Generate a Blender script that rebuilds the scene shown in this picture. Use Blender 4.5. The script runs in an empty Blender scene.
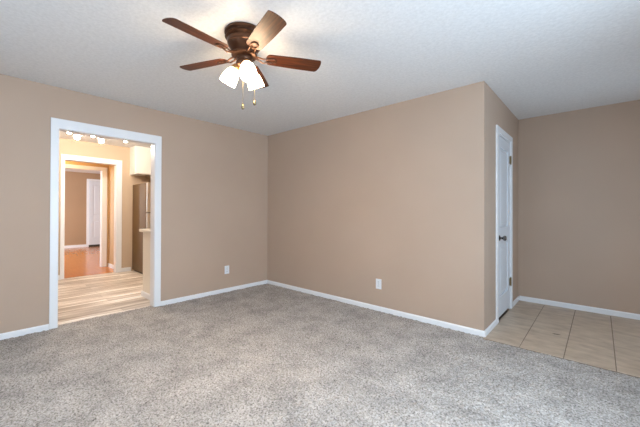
import bpy, bmesh, math, random
import numpy as np
from mathutils import Vector, Matrix

S = bpy.context.scene
COL = S.collection
PI = math.pi
rad = math.radians

# ------------------------------------------------------------------ camera
cd = bpy.data.cameras.new('camera')
cam = bpy.data.objects.new('camera', cd)
COL.objects.link(cam)
S.camera = cam
cd.sensor_width = 36.0
cd.lens = 311.145 / 640 * 36
cd.shift_y = -3.35 / 640
cd.clip_start = 0.02
yaw, pitch, roll = -0.732, 0.0056, 0.0035
r_ = Vector((math.cos(yaw), -math.sin(yaw), 0))
fw_ = Vector((math.sin(yaw), math.cos(yaw), 0))
up_ = Vector((0, 0, 1))
fw2 = fw_ * math.cos(pitch) + up_ * math.sin(pitch)
up2 = up_ * math.cos(pitch) - fw_ * math.sin(pitch)
r3 = r_ * math.cos(roll) + up2 * math.sin(roll)
up3 = up2 * math.cos(roll) - r_ * math.sin(roll)
M = Matrix((r3, up3, -fw2)).transposed().to_4x4()
M.translation = (0, 0, 1.1809)
cam.matrix_world = M

# ------------------------------------------------------------------ world, daylight, exposure
S.view_settings.view_transform = 'Standard'
S.view_settings.look = 'None'
S.view_settings.gamma = 1
S.view_settings.exposure = 0.22
S.view_settings.use_curve_mapping = False
w = bpy.data.worlds.new('sky')
S.world = w
w.use_nodes = True
wn = w.node_tree.nodes
bg = wn['Background']
bg.inputs['Color'].default_value = (0.72, 0.85, 1.0, 1)
bg.inputs['Strength'].default_value = 1.0

DAY = (0.62, 0.81, 1.0)
WIN_REAR = 24      # W, daylight through the window behind the camera
WIN_RIGHT = 122     # W, daylight through the window in the right wall
WIN_ENTRY = 3     # W, daylight through the glazed front door beside the tiled entry
WIN_FAR = 170
FAN_L = 24.0       # radiance of the lit glass shades
TRACK_L = 380.0
HALL_L = 60.0


def area(name, loc, rot, sx, sy, power, col):
    l = bpy.data.lights.new(name, 'AREA')
    l.shape = 'RECTANGLE'
    l.size, l.size_y = sx, sy
    l.energy = power
    l.color = col
    o = bpy.data.objects.new(name, l)
    COL.objects.link(o)
    o.location = loc
    o.rotation_euler = rot
    return o


H = 2.44
XL, YB, XC, YE = -4.093, 3.255, -0.819, 4.93      # left wall, back wall, closet corner, end wall
XR, YR = 0.78, -1.05                              # right wall, rear wall (behind the camera)
WT = 0.117
XK0 = XL - WT                                     # kitchen side of the left wall
XK1 = -6.92                                       # kitchen far wall
XH0, XH1 = XK1 - WT, -7.83                        # hall
XF0, XF1 = XH1 - WT, -12.56                       # far room

area('daylight_rear', (-2.0, YR - 0.30, 1.62), (PI / 2 - rad(28), 0, 0), 2.2, 1.25, WIN_REAR, DAY)
area('daylight_right', (XR + 0.20, 0.9, 1.42), (PI / 2 - rad(6), 0, PI / 2), 2.4, 1.5, WIN_RIGHT, DAY)
area('daylight_entry', (XR + 0.16, 4.05, 1.15), (PI / 2, 0, PI / 2), 0.75, 1.6, WIN_ENTRY, DAY)
area('daylight_far', (-10.3, -0.66, 1.5), (PI / 2, 0, 0), 1.6, 1.2, WIN_FAR, (0.85, 0.92, 1.0))

# ------------------------------------------------------------------ materials


def mat(name, col, rough=0.5, metal=0.0, spec=0.5, coat=0.0, coat_rough=0.1, emis=None, es=0.0):
    m = bpy.data.materials.new(name)
    m.use_nodes = True
    b = m.node_tree.nodes['Principled BSDF']
    b.inputs['Base Color'].default_value = (*col, 1)
    b.inputs['Roughness'].default_value = rough
    b.inputs['Metallic'].default_value = metal
    b.inputs['Specular IOR Level'].default_value = spec
    b.inputs['Coat Weight'].default_value = coat
    b.inputs['Coat Roughness'].default_value = coat_rough
    if emis:
        b.inputs['Emission Color'].default_value = (*emis, 1)
        b.inputs['Emission Strength'].default_value = es
    return m


def N(m, t, **kw):
    n = m.node_tree.nodes.new(t)
    for k, v in kw.items():
        setattr(n, k, v)
    return n


def L(m, a, b):
    m.node_tree.links.new(a, b)


def coords(m, scale=(1, 1, 1)):
    tc = N(m, 'ShaderNodeTexCoord')
    mp = N(m, 'ShaderNodeMapping')
    mp.inputs['Scale'].default_value = scale
    L(m, tc.outputs['Object'], mp.inputs['Vector'])
    return mp.outputs['Vector']


def noise(m, vec, scale, detail=3, rough=0.5):
    n = N(m, 'ShaderNodeTexNoise')
    n.inputs['Scale'].default_value = scale
    n.inputs['Detail'].default_value = detail
    n.inputs['Roughness'].default_value = rough
    L(m, vec, n.inputs['Vector'])
    return n.outputs['Fac']


def ramp(m, fac, stops):
    n = N(m, 'ShaderNodeValToRGB')
    e = n.color_ramp.elements
    while len(e) < len(stops):
        e.new(0.5)
    for i, (p, c) in enumerate(stops):
        e[i].position = p
        e[i].color = (*c, 1)
    L(m, fac, n.inputs['Fac'])
    return n.outputs['Color']


def bump(m, hgt, strength, dist=0.01):
    n = N(m, 'ShaderNodeBump')
    n.inputs['Strength'].default_value = strength
    n.inputs['Distance'].default_value = dist
    L(m, hgt, n.inputs['Height'])
    L(m, n.outputs['Normal'], m.node_tree.nodes['Principled BSDF'].inputs['Normal'])


def base(m, sock):
    L(m, sock, m.node_tree.nodes['Principled BSDF'].inputs['Base Color'])


def paint(name, col, rough=0.6, var=0.03, bs=0.15):
    m = mat(name, col, rough, spec=0.3)
    v = coords(m)
    lo = tuple(c * (1 - var) for c in col)
    hi = tuple(min(1, c * (1 + var)) for c in col)
    base(m, ramp(m, noise(m, v, 1.4, 2), [(0.3, lo), (0.7, hi)]))
    bump(m, noise(m, v, 160, 2), bs, 0.002)
    return m


TAN = (0.51, 0.38, 0.29)
M_wall = paint('tan_wall_paint', TAN)
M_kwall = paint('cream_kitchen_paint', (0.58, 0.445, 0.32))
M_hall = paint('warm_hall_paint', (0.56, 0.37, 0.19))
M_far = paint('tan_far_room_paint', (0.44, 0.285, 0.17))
M_trim = mat('white_trim_paint', (0.86, 0.86, 0.87), 0.35)
M_door = mat('white_door_paint', (0.74, 0.77, 0.81), 0.35)

M_ceil = mat('textured_ceiling_paint', (0.78, 0.79, 0.80), 0.85, spec=0.15)
v = coords(M_ceil)
n1 = noise(M_ceil, v, 30, 5, 0.6)
base(M_ceil, ramp(M_ceil, noise(M_ceil, v, 45, 4, 0.65), [(0.3, (0.74, 0.735, 0.73)), (0.65, (0.83, 0.825, 0.82))]))
bump(M_ceil, n1, 0.22, 0.012)

M_carpet = mat('grey_beige_carpet_pile', (0.5, 0.47, 0.45), 1.0, spec=0.05)
v = coords(M_carpet)
mx = N(M_carpet, 'ShaderNodeMix', data_type='RGBA', blend_type='MULTIPLY')
mx.inputs['Factor'].default_value = 1.0
L(M_carpet, ramp(M_carpet, noise(M_carpet, v, 84, 4, 0.7),
                 [(0.34, (0.14, 0.122, 0.108)), (0.45, (0.39, 0.352, 0.32)), (0.64, (0.64, 0.588, 0.545))]), mx.inputs['A'])
L(M_carpet, ramp(M_carpet, noise(M_carpet, v, 4.2, 5, 0.65),
                 [(0.36, (0.74, 0.74, 0.74)), (0.60, (1.0, 1.0, 1.0))]), mx.inputs['B'])  # soft patches: shading of the leaning pile put into the colour
base(M_carpet, mx.outputs['Result'])

M_tile = mat('beige_stone_look_tile', (0.4, 0.33, 0.26), 0.38, spec=0.4)
v = coords(M_tile, (1.2, 3.0, 1))
base(M_tile, ramp(M_tile, noise(M_tile, v, 4.5, 6, 0.62),
                  [(0.28, (0.40, 0.30, 0.215)), (0.5, (0.53, 0.415, 0.31)), (0.72, (0.64, 0.515, 0.395))]))
M_grout = mat('dark_brown_grout', (0.25, 0.19, 0.145), 0.9)

# kitchen vinyl: long streaky planks running along y
M_vinyl = mat('streaky_beige_vinyl_plank', (0.6, 0.5, 0.4), 0.35, spec=0.4)
v = coords(M_vinyl)
br = N(M_vinyl, 'ShaderNodeTexBrick')
mpb = N(M_vinyl, 'ShaderNodeMapping')
mpb.inputs['Rotation'].default_value = (0, 0, PI / 2)
L(M_vinyl, v, mpb.inputs['Vector'])
L(M_vinyl, mpb.outputs['Vector'], br.inputs['Vector'])
br.inputs['Color1'].default_value = (0.80, 0.745, 0.69, 1)
br.inputs['Color2'].default_value = (0.50, 0.44, 0.385, 1)
br.inputs['Mortar'].default_value = (0.25, 0.19, 0.14, 1)
br.inputs['Scale'].default_value = 1.0
br.inputs['Mortar Size'].default_value = 0.0015
br.inputs['Brick Width'].default_value = 1.2
br.inputs['Row Height'].default_value = 0.15
mp2 = N(M_vinyl, 'ShaderNodeMapping')
mp2.inputs['Scale'].default_value = (9, 0.6, 1)
L(M_vinyl, v, mp2.inputs['Vector'])
nz = noise(M_vinyl, mp2.outputs['Vector'], 1.6, 5, 0.6)
st = ramp(M_vinyl, nz, [(0.34, (0.55, 0.47, 0.40)), (0.5, (1.0, 0.97, 0.94)), (0.62, (1.6, 1.66, 1.72))])
mv = N(M_vinyl, 'ShaderNodeMix', data_type='RGBA', blend_type='MULTIPLY')
mv.inputs['Factor'].default_value = 1.0
L(M_vinyl, br.outputs['Color'], mv.inputs['A'])
L(M_vinyl, st, mv.inputs['B'])
base(M_vinyl, mv.outputs['Result'])

M_lam = mat('orange_wood_laminate', (0.5, 0.2, 0.07), 0.22, spec=0.5)
v = coords(M_lam, (2, 16, 1))
base(M_lam, ramp(M_lam, noise(M_lam, v, 1.5, 4), [(0.3, (0.47, 0.17, 0.045)), (0.7, (0.54, 0.20, 0.055))]))


def wood_blade():
    m = mat('mahogany_blade_veneer', (0.15, 0.04, 0.015), 0.40, spec=0.35)
    v = coords(m, (1.6, 26, 6))
    base(m, ramp(m, noise(m, v, 2.2, 5, 0.65),
                 [(0.3, (0.030, 0.008, 0.004)), (0.5, (0.085, 0.022, 0.007)), (0.72, (0.17, 0.048, 0.013))]))
    return m


M_blade = wood_blade()
M_bronze = mat('oil_rubbed_bronze', (0.10, 0.045, 0.024), 0.28, metal=0.75)
M_brass = mat('antique_brass', (0.42, 0.27, 0.13), 0.3, metal=0.9)
M_hinge = mat('brass_hinge', (0.30, 0.23, 0.12), 0.35, metal=0.9)
M_nickel = mat('dark_nickel_knob', (0.20, 0.19, 0.18), 0.22, metal=1.0)
M_shade = mat('lit_frosted_glass', (0.9, 0.88, 0.82), 0.4, emis=(1.0, 0.75, 0.48), es=FAN_L)
M_bulb = mat('lit_bulb', (1, 1, 1), 0.4, emis=(1.0, 0.75, 0.48), es=680)
M_track = mat('lit_spot_glass', (1, 1, 1), 0.4, emis=(1.0, 0.89, 0.75), es=TRACK_L)
M_hallb = mat('lit_dome_glass', (1, 1, 1), 0.4, emis=(1.0, 0.68, 0.34), es=HALL_L)
M_chrome = mat('brushed_chrome', (0.30, 0.28, 0.26), 0.3, metal=1.0)
M_plastic = mat('white_plastic_plate', (0.80, 0.82, 0.85), 0.3)
M_slot = mat('dark_slot', (0.03, 0.03, 0.03), 0.6)
M_cab = mat('white_cabinet_paint', (0.86, 0.83, 0.78), 0.35)
M_counter = mat('cream_countertop', (0.80, 0.74, 0.64), 0.3)
M_fside = mat('dark_brown_fridge_side', (0.12, 0.066, 0.020), 0.5)
v = coords(M_fside)
bump(M_fside, noise(M_fside, v, 120, 2), 0.2, 0.003)
M_steel = mat('brushed_stainless_steel', (0.75, 0.72, 0.68), 0.28, metal=1.0)
M_rubber = mat('black_gasket', (0.02, 0.018, 0.015), 0.6)
M_dark = mat('dark_scuff_and_gap_shade', (0.05, 0.045, 0.04), 0.8)  # for the tile scuff and the painted shade under the far door

M_glass = bpy.data.materials.new('window_glass')
M_glass.use_nodes = True
nt = M_glass.node_tree
nt.nodes.clear()
out = nt.nodes.new('ShaderNodeOutputMaterial')
ms = nt.nodes.new('ShaderNodeMixShader')
ms.inputs[0].default_value = 0.06
tr = nt.nodes.new('ShaderNodeBsdfTransparent')
gl = nt.nodes.new('ShaderNodeBsdfGlossy')
gl.inputs['Roughness'].default_value = 0.03
nt.links.new(tr.outputs[0], ms.inputs[1])
nt.links.new(gl.outputs[0], ms.inputs[2])
nt.links.new(ms.outputs[0], out.inputs[0])

# ------------------------------------------------------------------ mesh helpers


def box(bm, x0, x1, y0, y1, z0, z1, mi=0):
    vs = [bm.verts.new((x, y, z)) for x in (x0, x1) for y in (y0, y1) for z in (z0, z1)]
    for f in ((0, 1, 3, 2), (4, 6, 7, 5), (0, 4, 5, 1), (2, 3, 7, 6), (0, 2, 6, 4), (1, 5, 7, 3)):
        fc = bm.faces.new([vs[i] for i in f])
        fc.material_index = mi


def lathe(bm, prof, seg=32, mtx=None, mi=0, closed=False):
    """prof: list of (radius, z)"""
    rings = []
    for (r, z) in prof:
        if r < 1e-6:
            ring = [bm.verts.new((0, 0, z))]
        else:
            ring = [bm.verts.new((r * math.cos(2 * PI * i / seg), r * math.sin(2 * PI * i / seg), z)) for i in range(seg)]
        rings.append(ring)
    pairs = list(zip(rings[:-1], rings[1:]))
    if closed:
        pairs.append((rings[-1], rings[0]))
    for a, b in pairs:
        for i in range(seg):
            j = (i + 1) % seg
            q = []
            for vv in (a[i % len(a)], a[j % len(a)], b[j % len(b)], b[i % len(b)]):
                if vv not in q:
                    q.append(vv)
            if len(q) > 2:
                f = bm.faces.new(q)
                f.material_index = mi
    if mtx is not None:
        bmesh.ops.transform(bm, matrix=mtx, verts=[x for r in rings for x in r])


def tube(bm, pts, r, seg=10, closed=False, rr=None):
    pts = [Vector(p) for p in pts]
    n = len(pts)
    rings = []
    up = Vector((0, 0, 1))
    for i, p in enumerate(pts):
        if closed:
            t = (pts[(i + 1) % n] - pts[i - 1]).normalized()
        else:
            t = (pts[min(i + 1, n - 1)] - pts[max(i - 1, 0)]).normalized()
        a = up if abs(t.dot(up)) < 0.95 else Vector((1, 0, 0))
        u = t.cross(a).normalized()
        v_ = t.cross(u).normalized()
        R = rr[i] if rr else r
        rings.append([bm.verts.new(p + u * R * math.cos(2 * PI * k / seg) + v_ * R * math.sin(2 * PI * k / seg)) for k in range(seg)])
    m = n if closed else n - 1
    for i in range(m):
        a, b = rings[i], rings[(i + 1) % n]
        for k in range(seg):
            j = (k + 1) % seg
            bm.faces.new((a[k], a[j], b[j], b[k]))
    if not closed:
        bm.faces.new(rings[0])
        bm.faces.new(rings[-1])


def prism(bm, outline, z0, z1, mtx=None):
    lo = [bm.verts.new((x, y, z0)) for x, y in outline]
    hi = [bm.verts.new((x, y, z1)) for x, y in outline]
    bm.faces.new(lo)
    bm.faces.new(hi)
    n = len(lo)
    for i in range(n):
        j = (i + 1) % n
        bm.faces.new((lo[i], lo[j], hi[j], hi[i]))
    if mtx is not None:
        bmesh.ops.transform(bm, matrix=mtx, verts=lo + hi)


def obj(name, bm, mats, parent=None, bevel=0.0, smooth=False, loc=None, seg=2):
    bmesh.ops.recalc_face_normals(bm, faces=bm.faces)
    me = bpy.data.meshes.new(name)
    bm.to_mesh(me)
    bm.free()
    for m in (mats if isinstance(mats, (list, tuple)) else [mats]):
        me.materials.append(m)
    o = bpy.data.objects.new(name, me)
    COL.objects.link(o)
    if parent:
        o.parent = parent
    if loc:
        o.location = loc
    if smooth:
        for p in me.polygons:
            p.use_smooth = True
        try:
            me.set_sharp_from_angle(angle=rad(40))
        except Exception:
            pass
    if bevel:
        b = o.modifiers.new('bevel', 'BEVEL')
        b.width = bevel
        b.segments = seg
        b.limit_method = 'ANGLE'
    return o


def struct(name, bm, mats, label=None, **kw):
    o = obj(name, bm, mats, **kw)
    o['kind'] = 'structure'
    if label:
        o['label'] = label
    return o


def thing(name, label, cat, loc, group=None, rot=None):
    o = bpy.data.objects.new(name, None)
    o.empty_display_size = 0.1
    COL.objects.link(o)
    o.location = loc
    if rot:
        o.rotation_euler = rot
    o['label'] = label
    o['category'] = cat
    if group:
        o['group'] = group
    return o


def wall_x(bm, x0, x1, y0, y1, holes, z0=-0.03, z1=H):
    """wall slab spanning y with rectangular holes (ya, yb, za, zb)"""
    y = y0
    for (a, b, za, zb) in sorted(holes):
        box(bm, x0, x1, y, a, z0, z1)
        if zb < z1:
            box(bm, x0, x1, a, b, zb, z1)
        if za > z0 + 0.04:
            box(bm, x0, x1, a, b, z0, za)
        y = b
    box(bm, x0, x1, y, y1, z0, z1)


def wall_y(bm, y0, y1, x0, x1, holes, z0=-0.03, z1=H):
    x = x0
    for (a, b, za, zb) in sorted(holes):
        box(bm, x, a, y0, y1, z0, z1)
        if zb < z1:
            box(bm, a, b, y0, y1, zb, z1)
        if za > z0 + 0.04:
            box(bm, a, b, y0, y1, z0, za)
        x = b
    box(bm, x, x1, y0, y1, z0, z1)


def new():
    return bmesh.new()


# ------------------------------------------------------------------ the living room shell
DO = (0.560, 1.505, -0.03, 2.030)       # rough opening to the kitchen
bm = new()
wall_x(bm, XK0, XL, YR, YB + 0.12, [DO])
struct('wall_left', bm, M_wall, 'tan wall with the white cased opening to the kitchen')

bm = new()                               # back wall and closet return: one L-shaped block around the closet
wall_y(bm, YB, YB + 0.12, XL, XC, [])
struct('wall_back', bm, M_wall, 'tan back wall with one white outlet low on it')
bm = new()
wall_x(bm, XC - 0.12, XC, YB + 0.12, YE + 0.12, [(3.757, 4.415, -0.03, 2.055)])
struct('wall_closet', bm, M_wall, 'narrow tan return wall holding the white closet door')
bm = new()
wall_y(bm, YE, YE + 0.12, XC, XR + 0.12, [])
struct('wall_end', bm, M_wall, 'brown-tan end wall behind the tiled entry')
bm = new()
box(bm, -2.0, -1.9, YB + 0.12, YE + 0.12, -0.03, H)
box(bm, -1.9, XC - 0.12, YE, YE + 0.12, -0.03, H)
struct('wall_closet_inner', bm, M_wall)

WR = (-0.35, 2.15, 0.5, 2.15)
bm = new()
DF = (3.62, 4.48, -0.03, 2.06)
wall_x(bm, XR, XR + 0.12, YR, YE, [WR, DF])
struct('wall_right', bm, M_wall)
WB = (-3.15, -0.85, 0.75, 2.1)
bm = new()
wall_y(bm, YR - 0.12, YR, XK0, XR + 0.12, [WB])
struct('wall_rear', bm, M_wall)

# windows behind and beside the camera: frame, mullions, glass


def window(name, axis, plane, a0, a1, z0, z1, n=2):
    bm = new()
    t = 0.05
    p0, p1 = plane

    def b(u0, u1, w0, w1):
        if axis == 'x':
            box(bm, p0, p1, u0, u1, w0, w1)
        else:
            box(bm, u0, u1, p0, p1, w0, w1)
    b(a0, a1, z0, z0 + t)
    b(a0, a1, z1 - t, z1)
    b(a0, a0 + t, z0 + t, z1 - t)
    b(a1 - t, a1, z0 + t, z1 - t)
    for i in range(1, n):
        c = a0 + (a1 - a0) * i / n
        b(c - 0.02, c + 0.02, z0 + t, z1 - t)
    o = struct(name, bm, M_trim, 'white framed window', bevel=0.004)
    g = new()
    c = (p0 + p1) / 2
    if axis == 'x':
        box(g, c - 0.002, c + 0.002, a0 + t, a1 - t, z0 + t, z1 - t)
    else:
        box(g, a0 + t, a1 - t, c - 0.002, c + 0.002, z0 + t, z1 - t)
    obj('pane', g, M_glass, o)


window('window_1', 'y', (YR - 0.10, YR - 0.03), WB[0], WB[1], WB[2], WB[3], 3)
window('window_2', 'x', (XR + 0.03, XR + 0.10), WR[0], WR[1], WR[2], WR[3], 2)

window('door_3', 'x', (XR + 0.04, XR + 0.09), DF[0] + 0.002, DF[1] - 0.002, 0.0, DF[3] - 0.002, 1)

# ceilings
bm = new()
box(bm, XK0, XR + 0.12, YR - 0.12, YE + 0.12, H, H + 0.1)
struct('ceiling', bm, M_ceil, 'white textured ceiling of the living room')
bm = new()
box(bm, XF1 - 0.12, XK0, -0.7, 4.4, H, H + 0.1)
struct('ceiling_kitchen', bm, M_ceil)

# carpet: a real pile surface
CE = 3.212                                # carpet edge at the tiled entry
XFE = -4.17                               # carpet edge under the cased opening
st_ = 0.0085
xs = np.arange(XFE, XR, st_)
ys = np.arange(YR, YB, st_)
nx, ny = len(xs), len(ys)
rng = np.random.default_rng(7)
X, Y = np.meshgrid(xs, ys, indexing='ij')
hz = rng.random((nx, ny))
hz2 = (hz + np.roll(hz, 1, 0) + np.roll(hz, 1, 1) + np.roll(np.roll(hz, 1, 0), 1, 1)) / 4
Z = -0.002 + (hz2 - 0.5) * 0.016 + (rng.random((nx, ny)) - 0.5) * 0.005
X = X + (rng.random((nx, ny)) - 0.5) * 0.004
Y = Y + (rng.random((nx, ny)) - 0.5) * 0.004
X = np.clip(X, XFE, XR)
Y = np.clip(Y, YR, YB)
edge = np.clip((CE - Y) / 0.02, 0, 1)
Z = np.where(X > XC, Z * edge - 0.012 * (1 - edge), Z)
vid = np.arange(nx * ny).reshape(nx, ny)
cx = xs[:-1] + st_ / 2
cy = ys[:-1] + st_ / 2
CX, CY = np.meshgrid(cx, cy, indexing='ij')
keep = (CX > XL) | ((CY > 0.578) & (CY < 1.488))
keep &= ~((CX > XC) & (CY > CE + 0.004))
q = np.stack([vid[:-1, :-1], vid[1:, :-1], vid[1:, 1:], vid[:-1, 1:]], -1)[keep]
used = np.unique(q)
remap = -np.ones(nx * ny, int)
remap[used] = np.arange(len(used))
q = remap[q]
co = np.stack([X.ravel(), Y.ravel(), Z.ravel()], -1)[used]
me = bpy.data.meshes.new('floor_carpet')
me.vertices.add(len(co))
me.vertices.foreach_set('co', co.astype(np.float32).ravel())
me.loops.add(q.size)
me.loops.foreach_set('vertex_index', q.astype(np.int32).ravel())
me.polygons.add(len(q))
me.polygons.foreach_set('loop_start', (np.arange(len(q)) * 4).astype(np.int32))
me.update(calc_edges=True)
me.validate()
me.materials.append(M_carpet)
carpet = bpy.data.objects.new('floor_carpet', me)
COL.objects.link(carpet)
carpet['kind'] = 'structure'
carpet['label'] = 'speckled grey-beige wall-to-wall carpet'
bm = new()
box(bm, XK0, XR + 0.12, YR - 0.12, YE + 0.12, -0.13, -0.03)
struct('floor', bm, M_grout)

# entry tile: pale stone-look tiles 12 inches wide with thin grout
bm = new()
gx = [-0.819, -0.527, -0.220, 0.093, 0.400, 0.707, 0.78]
gw = 0.0035
box(bm, XC, XR, CE + 0.001, YE, -0.03, -0.0035, 1)
for i in range(len(gx) - 1):
    a = gx[i] + (gw if i else 0)
    b = gx[i + 1] - (gw if i < len(gx) - 2 else 0)
    box(bm, a, b, CE + 0.001, YE, -0.0034, 0.0)
struct('floor_tile', bm, [M_tile, M_grout], 'beige stone-look tiled entry floor with dark grout lines')

# small dark chip in the second tile from the closet door
bm = new()
pts = [(-0.345, 3.790), (-0.325, 3.782), (-0.300, 3.787), (-0.284, 3.800), (-0.300, 3.800), (-0.328, 3.797)]
prism(bm, pts, 0.0001, 0.0014)
chip = obj('tile_scuff', bm, M_dark)
chip['label'] = 'small dark scuff mark on the beige entry tile'
chip['category'] = 'floor mark'

# baseboards


def base_x(bm, xf, d, y0, y1, h=0.055, t=0.014):
    """baseboard on a wall face x=xf, sticking out in direction d"""
    prof = [(0, -0.012), (t, -0.012), (t, h - 0.012), (t * 0.45, h), (0, h)]
    a = [bm.verts.new((xf + d * p, y0, z)) for p, z in prof]
    b = [bm.verts.new((xf + d * p, y1, z)) for p, z in prof]
    bm.faces.new(a)
    bm.faces.new(b)
    for i in range(5):
        j = (i + 1) % 5
        bm.faces.new((a[i], a[j], b[j], b[i]))


def base_y(bm, yf, d, x0, x1, h=0.055, t=0.014):
    prof = [(0, -0.012), (t, -0.012), (t, h - 0.012), (t * 0.45, h), (0, h)]
    a = [bm.verts.new((x0, yf + d * p, z)) for p, z in prof]
    b = [bm.verts.new((x1, yf + d * p, z)) for p, z in prof]
    bm.faces.new(a)
    bm.faces.new(b)
    for i in range(5):
        j = (i + 1) % 5
        bm.faces.new((a[i], a[j], b[j], b[i]))


BH = 0.053
bm = new(); base_x(bm, XL, 1, YR, 0.508, BH); base_x(bm, XL, 1, 1.570, YB, BH)
struct('baseboard_left', bm, M_trim, 'white baseboard along the left wall')
bm = new(); base_y(bm, YB, -1, XL + 0.014, XC + 0.014, BH)
struct('baseboard_back', bm, M_trim, 'white baseboard along the back wall')
bm = new(); base_x(bm, XC, 1, YB, 3.692, BH); base_x(bm, XC, 1, 4.482, YE, BH)
struct('baseboard_closet', bm, M_trim, 'short white baseboard beside the closet door')
bm = new(); base_y(bm, YE, -1, XC + 0.014, XR, BH + 0.008)
struct('baseboard_end', bm, M_trim, 'white baseboard along the end wall')
bm = new(); base_x(bm, XR, -1, YR, DF[0], BH); base_x(bm, XR, -1, DF[1], YE - 0.014, BH)
struct('baseboard_right', bm, M_trim)
bm = new(); base_y(bm, YR, 1, XL + 0.014, XR - 0.014, BH)
struct('baseboard_rear', bm, M_trim)

# cased openings


def u_prism(bm, xf, d, t, yo0, yo1, zo, yi0, yi1, zi, z0=0.0):
    """mitred casing on plane x=xf"""
    loop = [(yo0, z0), (yo0, zo), (yo1, zo), (yo1, z0), (yi1, z0), (yi1, zi), (yi0, zi), (yi0, z0)]
    a = [bm.verts.new((xf, y, z)) for y, z in loop]
    b = [bm.verts.new((xf + d * t, y, z)) for y, z in loop]
    for vs in (a, b):
        for f in ((0, 1, 6, 7), (1, 2, 5, 6), (2, 3, 4, 5)):
            bm.faces.new([vs[i] for i in f])
    for i in range(8):
        j = (i + 1) % 8
        bm.faces.new((a[i], a[j], b[j], b[i]))


def cased(name, label, x0, x1, yo0, yo1, zo, yi0, yi1, zi, hole):
    """x0<x1 the two wall faces"""
    bm = new()
    u_prism(bm, x1, 1, 0.016, yo0, yo1, zo, yi0 - 0.004, yi1 + 0.004, zi + 0.004)
    u_prism(bm, x0, -1, 0.016, yo0, yo1, zo, yi0 - 0.004, yi1 + 0.004, zi + 0.004)
    box(bm, x0 - 0.002, x1 + 0.002, hole[0] + 0.0005, yi0, 0, zi)          # jamb boards
    box(bm, x0 - 0.002, x1 + 0.002, yi1, hole[1] - 0.0005, 0, zi)
    box(bm, x0 - 0.002, x1 + 0.002, hole[0] + 0.0005, hole[1] - 0.0005, zi, hole[3] - 0.0005)
    return struct(name, bm, M_trim, label, bevel=0.003)


cased('trim_1', 'white casing around the opening into the kitchen', XK0, XL, 0.510, 1.568, 2.118, 0.578, 1.490, 2.016, DO)

# closet door
DH = (3.757, 4.415, -0.03, 2.055)
bm = new()
u_prism(bm, XC, 1, 0.016, 3.694, 4.480, 2.112, 3.762, 4.412, 2.050)
box(bm, XC - 0.122, XC + 0.001, DH[0] + 0.0005, 3.776, 0, 2.036)
box(bm, XC - 0.122, XC + 0.001, 4.398, DH[1] - 0.0005, 0, 2.036)
box(bm, XC - 0.122, XC + 0.001, DH[0] + 0.0005, DH[1] - 0.0005, 2.036, DH[3] - 0.0005)
struct('trim_2', bm, M_trim, 'white casing around the closet door', bevel=0.003)


def panel_door(name, label, w, h, mats):
    """slab lying in local YZ, front +X at x=0, hinge at y=w; stiles, rails and raised panels"""
    root = bpy.data.objects.new(name, None)
    root.empty_display_size = 0.1
    COL.objects.link(root)
    root['kind'] = 'structure'
    root['label'] = label
    bm = new()
    s = 0.105
    t = 0.035
    box(bm, -t, 0, 0, s, 0.0, h)
    box(bm, -t, 0, w - s, w, 0.0, h)
    for z0, z1 in ((0.0, 0.22), (0.80, 0.985), (h - 0.12, h)):
        box(bm, -t, 0, s, w - s, z0, z1)
    for z0, z1 in ((0.22, 0.80), (0.985, h - 0.12)):
        box(bm, -t + 0.008, -0.014, s, w - s, z0, z1)
        # sloping raised field
        a = 0.012
        c = 0.045
        lo = [bm.verts.new((-0.014, y, z)) for y, z in ((s + a, z0 + a), (w - s - a, z0 + a), (w - s - a, z1 - a), (s + a, z1 - a))]
        hi = [bm.verts.new((-0.003, y, z)) for y, z in ((s + c, z0 + c), (w - s - c, z0 + c), (w - s - c, z1 - c), (s + c, z1 - c))]
        bm.faces.new(hi)
        for i in range(4):
            j = (i + 1) % 4
            bm.faces.new((lo[i], lo[j], hi[j], hi[i]))
    obj('slab', bm, mats, root, bevel=0.003)
    return root


def add_knob(root, y, z):
    bm = new()
    m = Matrix.Translation((0, y, z)) @ Matrix.Rotation(PI / 2, 4, 'Y')
    lathe(bm, [(0, 0.0005), (0.032, 0.0005), (0.032, 0.005), (0.026, 0.010), (0.012, 0.012), (0.011, 0.030), (0.017, 0.036),
               (0.026, 0.044), (0.029, 0.054), (0.027, 0.063), (0.018, 0.069), (0, 0.070)], 24, m)
    k = obj('door_knob', bm, M_nickel, root, smooth=True)
    k['label'] = 'dark metal door knob'


d1 = panel_door('door_1', 'white two-panel closet door with dark knob', 0.614, 1.995, M_door)
d1.location = (XC + 0.001, 3.780, 0.032)
add_knob(d1, 0.065, 0.87)
for hz_ in (1.79, 0.305):
    bm = new()
    tube(bm, [(0.010, 0.616, hz_ - 0.045), (0.010, 0.616, hz_ + 0.045)], 0.0075, 10)
    for zz in (-0.05, 0.05):
        lathe(bm, [(0, -0.006), (0.005, -0.004), (0.006, 0), (0.005, 0.004), (0, 0.006)], 10,
              Matrix.Translation((0.010, 0.616, hz_ + zz)))
    box(bm, 0.0005, 0.004, 0.580, 0.616, hz_ - 0.044, hz_ + 0.044)
    hg = obj('hinge', bm, M_hinge, d1, smooth=True)
    hg['label'] = 'brass door hinge'

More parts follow.
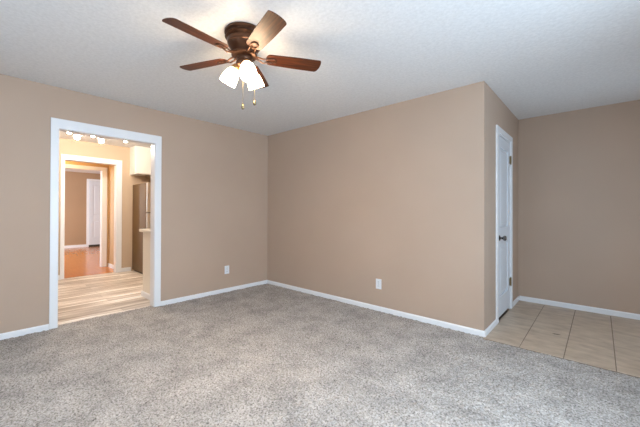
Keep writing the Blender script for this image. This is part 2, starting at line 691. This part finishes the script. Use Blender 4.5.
# ------------------------------------------------------------------ kitchen, hall, far room
O1 = (1.038, 1.848, -0.03, 2.093)
bm = new()
wall_x(bm, XH0, XK1, -0.6, 3.2, [O1])
struct('wall_kitchen_far', bm, M_kwall, 'cream kitchen wall seen through the opening')
bm = new()
box(bm, XK0 - 0.006, XK0, -0.6, DO[0] - 0.055, 0, H)
box(bm, XK0 - 0.006, XK0, DO[1] + 0.07, 3.2, 0, H)
box(bm, XK0 - 0.006, XK0, DO[0] - 0.055, DO[1] + 0.07, DO[3] + 0.09, H)
struct('wall_kitchen_near', bm, M_kwall)
bm = new()
wall_y(bm, -0.7, -0.6, XK1, XK0, [])
struct('wall_kitchen_left', bm, M_kwall)
bm = new()
wall_y(bm, 3.2, 3.3, XK1, XK0, [])
struct('wall_kitchen_right', bm, M_kwall)
bm = new()
box(bm, -6.985, XFE - 0.001, -0.6, 3.2, -0.03, -0.001)
struct('floor_kitchen', bm, M_vinyl, 'streaky beige vinyl plank kitchen floor')
bm = new()
box(bm, XF1, -6.986, -0.6, 4.3, -0.03, -0.001)
struct('floor_far', bm, M_lam, 'orange wood laminate floor of the room beyond the kitchen')

cased('trim_3', 'cream-white casing in the kitchen far wall', XH0, XK1, 0.999, 1.925, 2.166, 1.058, 1.828, 2.073, O1)
bm = new(); base_x(bm, XK1, 1, 1.927, 2.09, 0.075); base_x(bm, XK1, 1, -0.6, 0.996, 0.075)
struct('baseboard_kitchen', bm, M_trim)

O2 = (1.00, 1.826, -0.03, 2.048)
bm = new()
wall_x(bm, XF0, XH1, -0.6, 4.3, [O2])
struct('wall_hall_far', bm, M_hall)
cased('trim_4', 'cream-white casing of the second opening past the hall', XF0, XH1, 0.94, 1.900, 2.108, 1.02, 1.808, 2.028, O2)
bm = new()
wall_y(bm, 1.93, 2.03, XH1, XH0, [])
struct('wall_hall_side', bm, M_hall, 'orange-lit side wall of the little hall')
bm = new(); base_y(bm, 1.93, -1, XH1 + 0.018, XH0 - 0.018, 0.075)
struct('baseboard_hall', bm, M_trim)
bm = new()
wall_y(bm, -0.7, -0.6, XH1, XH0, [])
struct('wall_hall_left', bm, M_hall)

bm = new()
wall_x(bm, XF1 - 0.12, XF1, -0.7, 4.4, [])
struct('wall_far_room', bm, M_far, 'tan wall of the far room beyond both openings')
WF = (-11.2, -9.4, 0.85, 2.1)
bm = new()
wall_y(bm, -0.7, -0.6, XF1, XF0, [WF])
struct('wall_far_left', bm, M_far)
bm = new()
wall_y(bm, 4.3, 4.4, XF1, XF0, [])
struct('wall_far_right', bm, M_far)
window('window_3', 'y', (-0.68, -0.62), WF[0], WF[1], WF[2], WF[3], 2)
bm = new(); base_x(bm, XF1, 1, -0.6, 2.478, 0.085)
struct('baseboard_far', bm, M_trim)
bm = new()
u_prism(bm, XF1, 1, 0.018, 2.480, 3.40, 2.245, 2.545, 3.335, 2.19)
struct('trim_5', bm, M_trim, 'white casing of the far room door', bevel=0.003)
d2 = panel_door('door_2', 'pale grey-white door on the far room wall', 0.786, 2.12, M_door)
d2.location = (XF1 + 0.038, 2.547, 0.065)
bm = new()
box(bm, XF1 + 0.0005, XF1 + 0.02, 2.547, 3.333, 0, 0.064)  # solid dark strip painted as the shade below the door
struct('door_gap_shade', bm, M_dark, 'dark strip painted as the shaded gap under the far room door')

# hall flush light (out of sight above the opening)
t = thing('flush_ceiling_light', 'round flush ceiling light in the little hall behind the kitchen', 'lamp', (-7.43, 0.9, H))
bm = new()
lathe(bm, [(0, 0), (0.15, 0), (0.15, -0.02), (0, -0.02)], 28)
obj('lamp_base', bm, M_trim, t, smooth=True)
bm = new()
lathe(bm, [(0.135, -0.0205), (0.13, -0.05), (0.10, -0.08), (0.05, -0.098), (0, -0.102)], 28)
obj('lamp_shade', bm, M_hallb, t, smooth=True)

# refrigerator, back to the kitchen far wall
FX0, FX1, FY0, FY1 = -6.895, -6.10, 2.105, 2.80
t = thing('refrigerator', 'stainless steel refrigerator with dark brown side, past the kitchen counter', 'refrigerator', (FX0, FY0, 0))
bm = new()
box(bm, 0, 0.715, 0, FY1 - FY0, 0.03, 1.705)
obj('body', bm, M_fside, t, bevel=0.006)
bm = new()
box(bm, 0.03, 0.69, 0.03, FY1 - FY0 - 0.03, 0.0, 0.0295)
obj('kick_base', bm, M_rubber, t)
bm = new()
box(bm, 0.7155, 0.7275, 0.006, FY1 - FY0 - 0.006, 0.09, 1.70)
obj('door_gasket', bm, M_rubber, t)
for nm, z0, z1 in (('door', 0.09, 1.148), ('freezer_door', 1.160, 1.705)):
    bm = new()
    box(bm, 0.728, 0.790, 0, FY1 - FY0, z0, z1)
    o = obj(nm, bm, M_steel, t, bevel=0.008)
    bm = new()
    ha, hb = (0.62, 1.11) if nm == 'door' else (1.20, 1.50)
    tube(bm, [(0.791, 0.075, ha), (0.830, 0.075, ha + 0.02), (0.832, 0.075, (ha + hb) / 2), (0.830, 0.075, hb - 0.02), (0.791, 0.075, hb)], 0.011, 10)
    obj('handle', bm, M_chrome, o, smooth=True)

# upper cabinet on the kitchen far wall
t = thing('wall_cabinet', 'white upper kitchen cabinet above the refrigerator', 'cabinet', (XK1 + 0.001, 2.06, 1.895))
CW, CD, CH = 0.76, 0.30, H - 1.895 - 0.002
bm = new()
box(bm, 0, CD, 0, CW, 0, CH)
obj('body', bm, M_cab, t, bevel=0.003)
for k in range(2):
    y0 = 0.006 + k * 0.376
    bm = new()
    y1 = y0 + 0.370
    z0, z1 = 0.012, CH - 0.03
    box(bm, CD + 0.001, CD + 0.018, y0, y1, z0, z1)
    s = 0.05
    box(bm, CD + 0.018, CD + 0.023, y0, y0 + s, z0, z1)
    box(bm, CD + 0.018, CD + 0.023, y1 - s, y1, z0, z1)
    box(bm, CD + 0.018, CD + 0.023, y0 + s, y1 - s, z0, z0 + s)
    box(bm, CD + 0.018, CD + 0.023, y0 + s, y1 - s, z1 - s, z1)
    obj('cabinet_door', bm, M_cab, t, bevel=0.002)

# base cabinet run with countertop against the kitchen side of the left wall
KX = XK0 - 0.007
t = thing('base_cabinet', 'cream kitchen base cabinet with painted end panel just inside the opening', 'cabinet', (KX, 1.585, 0))
bm = new()
box(bm, -0.535, 0, 0, 0.02, 0, 0.895)
e = obj('end_panel', bm, M_counter, t, bevel=0.002)
bm = new()
base_y(bm, 0, -1, -0.549, 0, 0.07)
base_x(bm, -0.535, -1, 0, 0.02, 0.07)
obj('base_strip', bm, M_trim, e)
bm = new()
box(bm, -0.52, 0, 0.021, 1.55, 0.0, 0.895)
obj('body', bm, M_cab, t)
for k in range(3):
    bm = new()
    box(bm, -0.540, -0.521, 0.03 + k * 0.505, 0.525 + k * 0.505, 0.10, 0.87)
    d = obj('cabinet_door', bm, M_cab, t, bevel=0.003)
bm = new()
box(bm, -0.575, 0, -0.04, 1.565, 0, 0.040)
ct = obj('countertop', bm, M_counter, bevel=0.008, loc=(KX, 1.585, 0.8955))
ct['label'] = 'cream countertop on the base cabinet just inside the opening'
ct['category'] = 'countertop'

# ceiling spot rail in the kitchen
TX = -5.70
t = thing('track_light', 'chrome rail of lit glass spot lamps on the kitchen ceiling', 'ceiling light', (TX, 1.27, H))
bm = new()
lathe(bm, [(0, 0), (0.06, 0), (0.06, -0.012), (0.045, -0.025), (0.01, -0.028), (0.01, -0.05), (0, -0.05)], 24)
obj('canopy', bm, M_chrome, t, smooth=True)
bm = new()
pts = []
for i in range(29):
    u = -0.40 + 0.80 * i / 28
    pts.append((0.045 * math.sin(u * 9), u, -0.052))
tube(bm, pts, 0.008, 8)
obj('rail', bm, M_chrome, t, smooth=True)
# each head: (y offset, x offset, z drop, direction of the mouth)
for (dy, dx, dz, dv) in ((-0.335, 0, -0.100, (0.1, -0.7, -0.3)), (-0.25, 0, -0.165, (0.35, -0.7, -0.5)),
                         (-0.08, 0, -0.092, (0.5, 0.3, -0.5)), (0.02, 0.0, -0.168, (0.2, 0.6, -0.7)),
                         (0.35, 0, -0.100, (0.2, 0.6, -0.4))):
    d = Vector(dv).normalized()
    base_p = Vector((0.045 * math.sin(dy * 9), dy, -0.058))
    c = Vector((dx, dy, dz)) - d * 0.0
    q = d.to_track_quat('Z', 'Y').to_matrix().to_4x4()
    bm = new()
    tube(bm, [base_p, (base_p + c) / 2, c - d * 0.035], 0.005, 8)
    lathe(bm, [(0, -0.045), (0.016, -0.042), (0.018, -0.01), (0.0, -0.008)], 16, Matrix.Translation(c) @ q)
    sp = obj('spot_head', bm, M_chrome, t, smooth=True)
    bm = new()
    lathe(bm, [(0.014, -0.0075), (0.026, 0.004), (0.034, 0.022), (0.034, 0.036), (0.024, 0.045), (0, 0.048)], 20, Matrix.Translation(c) @ q)
    obj('lamp_glass', bm, M_track, sp, smooth=True)

# ------------------------------------------------------------------ wall outlets


def outlet(label, loc, rz):
    t = thing('wall_outlet', label, 'outlet', loc, rot=(0, 0, rz))
    bm = new()
    box(bm, -0.038, 0.038, -0.006, 0, -0.060, 0.060)
    p = obj('cover_plate', bm, M_plastic, t, bevel=0.004, seg=3)
    for zc in (-0.024, 0.024):
        bm = new()
        m = Matrix.Translation((0, -0.0062, zc)) @ Matrix.Rotation(PI / 2, 4, 'X')
        lathe(bm, [(0, -0.0002), (0.0165, -0.0002), (0.0165, 0.0015), (0, 0.0015)], 20, m)
        s = obj('socket', bm, M_plastic, t)
        for xs_ in (-0.006, 0.006):
            bm = new()
            box(bm, xs_ - 0.0013, xs_ + 0.0013, -0.0090, -0.0078, zc - 0.004, zc + 0.006)
            obj('slot', bm, M_slot, s)
    bm = new()
    lathe(bm, [(0, 0), (0.0035, 0), (0.0025, 0.0012), (0, 0.0015)], 12, Matrix.Translation((0, -0.0062, 0)) @ Matrix.Rotation(PI / 2, 4, 'X'))
    obj('screw', bm, M_nickel, t)
    return t


outlet('white wall outlet low on the left wall near the room corner', (XL + 0.0005, 2.502, 0.323), PI / 2)
outlet('white wall outlet low in the middle of the back wall', (-1.972, YB - 0.0005, 0.319), 0)

# ------------------------------------------------------------------ ceiling fan
FC = (-1.86, 1.268)
fan = thing('ceiling_fan', 'bronze hugger ceiling fan with five mahogany blades and three lit glass shades', 'ceiling fan', (FC[0], FC[1], H))
bm = new()
lathe(bm, [(0, 0), (0.132, 0), (0.136, -0.006), (0.136, -0.018), (0.128, -0.024), (0.124, -0.030), (0.129, -0.036), (0.130, -0.048),
           (0.122, -0.054), (0.117, -0.060), (0.119, -0.070), (0.116, -0.088), (0.106, -0.110), (0.094, -0.128), (0.084, -0.140),
           (0.080, -0.146), (0, -0.146)], 48)
obj('motor_housing', bm, M_bronze, fan, smooth=True)
bm = new()
lathe(bm, [(0.112, -0.090), (0.1165, -0.0925), (0.112, -0.095)], 48)
lathe(bm, [(0.1305, -0.0385), (0.1335, -0.042), (0.1305, -0.0455)], 48)
tr_ = obj('trim_ring', bm, M_bronze, fan, smooth=True)
bm = new()
lathe(bm, [(0, -0.1465), (0.070, -0.1465), (0.088, -0.152), (0.090, -0.160), (0.084, -0.168), (0.060, -0.172), (0, -0.172)], 40)
obj('rotor', bm, M_bronze, fan, smooth=True)

BZ = -0.167           # blade plane below the ceiling
PITCH = rad(-12)
A0 = -86.5
R0, R1 = 0.150, 0.550


def blade_outline():
    pts = []
    L_ = R1 - R0
    for i in range(13):                      # tip, shallow arc with rounded corners
        a = -1 + 2 * i / 12
        hw = 0.064
        y = hw * math.sin(a * PI / 2)
        x = R1 - 0.022 * (1 - math.cos(a * PI / 2)) - 0.010 * a
        pts.append((x, y))
    # side up to root
    pts.append((R1 - L_ * 0.5, 0.062))
    for i in range(9):
        a = PI / 2 + PI * i / 8
        pts.append((R0 + 0.028 + 0.030 * math.cos(a), 0.054 * math.sin(a)))
    pts.append((R1 - L_ * 0.5, -0.062))
    return pts


for k in range(5):
    ang = rad(A0 + 72 * k)
    rot = Matrix.Rotation(ang, 4, 'Z')
    tilt = Matrix.Translation((0, 0, BZ)) @ Matrix.Rotation(PITCH, 4, 'X')
    bm = new()
    prism(bm, blade_outline(), -0.003, 0.003)
    b = obj('blade', bm, M_blade, fan, bevel=0.0015)
    b.matrix_local = rot @ tilt
    # blade iron: two forked arms curving down from rotor to an oval ring plate under the blade root
    bm = new()
    for s in (-1, 1):
        tube(bm, [(0.070, s * 0.012, -0.158), (0.100, s * 0.018, -0.170), (0.130, s * 0.020, -0.182 - s * 0.004), (0.160, s * 0.019, BZ - 0.008 - s * 0.004)],
             0.005, 8, rr=[0.008, 0.006, 0.0055, 0.005])
    q = [(0.190 + 0.034 * math.cos(a), 0.022 * math.sin(a)) for a in [2 * PI * i / 24 for i in range(24)]]
    ring = [tilt @ Vector((x, y, -0.0078)) for x, y in q]
    tube(bm, ring, 0.0042, 8, closed=True)
    for x, y in ((0.166, 0.0), (0.205, 0.014), (0.205, -0.014)):
        lathe(bm, [(0, -0.007), (0.004, -0.0065), (0.006, -0.0035), (0, -0.0035)], 10, tilt @ Matrix.Translation((x, y, 0)))
    ir = obj('blade_iron', bm, M_bronze, fan, smooth=True)
    ir.matrix_local = rot

bm = new()
lathe(bm, [(0, -0.1725), (0.052, -0.1725), (0.055, -0.182), (0.050, -0.196), (0.056, -0.206), (0.058, -0.222), (0.048, -0.238), (0.026, -0.247), (0.012, -0.250),
           (0.010, -0.262), (0, -0.266)], 36)
obj('light_fitter', bm, M_bronze, fan, smooth=True)

img_r = Vector((0.743, 0.669, 0))
img_f = Vector((-0.669, 0.743, 0))
for phi in (172, 297, 58):
    p = rad(phi)
    d2_ = img_r * math.cos(p) + img_f * math.sin(p)
    axis = (d2_ * math.sin(rad(29)) - Vector((0, 0, 1)) * math.cos(rad(29))).normalized()
    st0 = d2_ * 0.048 + Vector((0, 0, -0.226))
    sock = d2_ * 0.062 + Vector((0, 0, -0.232))
    q = axis.to_track_quat('Z', 'Y').to_matrix().to_4x4()
    mt = Matrix.Translation(sock) @ q
    bm = new()
    tube(bm, [st0, sock], 0.011, 10)
    lathe(bm, [(0, -0.014), (0.016, -0.012), (0.025, -0.002), (0.029, 0.010), (0.029, 0.020), (0.026, 0.021), (0.0, 0.021)], 24, mt)
    arm = obj('lamp_holder', bm, M_brass, fan, smooth=True)
    bm = new()
    pr = [(0.0262, 0.0215), (0.036, 0.034), (0.046, 0.054), (0.052, 0.078), (0.056, 0.104), (0.058, 0.132)]
    inner = [(r - 0.0025, z) for r, z in reversed(pr)]
    lathe(bm, pr + inner, 32, mt, closed=True)
    sh = obj('lamp_shade', bm, M_shade, fan, smooth=True)
    sh['label'] = 'glowing frosted glass shade'
    bm = new()
    lathe(bm, [(0.010, 0.022), (0.012, 0.034), (0.020, 0.048), (0.027, 0.064), (0.026, 0.080), (0.016, 0.092), (0, 0.096)], 20, mt)
    obj('bulb', bm, M_bulb, arm, smooth=True)

for (off, ztop, zb) in ((img_r * 0.000 - img_f * 0.04, -0.245, -0.535), (img_r * 0.070 + img_f * 0.015, -0.215, -0.488)):
    bm = new()
    pts = []
    n = int((ztop - zb - 0.03) / 0.006)
    top = Vector((off.x * 0.7, off.y * 0.7, ztop))
    for i in range(n):
        tt = i / (n - 1)
        kx = 0.7 + 0.3 * min(1, tt * 3)
        c = Vector((off.x * kx, off.y * kx, ztop + (zb + 0.026 - ztop) * tt))
        lathe(bm, [(0, -0.0028), (0.0016, -0.002), (0.0016, 0.002), (0, 0.0028)], 6, Matrix.Translation(c))
    ch = obj('pull_chain', bm, M_hinge, fan)
    bm = new()
    lathe(bm, [(0, 0.028), (0.004, 0.024), (0.004, 0.018), (0.007, 0.012), (0.011, 0.0), (0.010, -0.010), (0.005, -0.017), (0, -0.019)], 16,
          Matrix.Translation((off.x, off.y, zb)))
    obj('chain_fob', bm, M_hinge, ch, smooth=True)
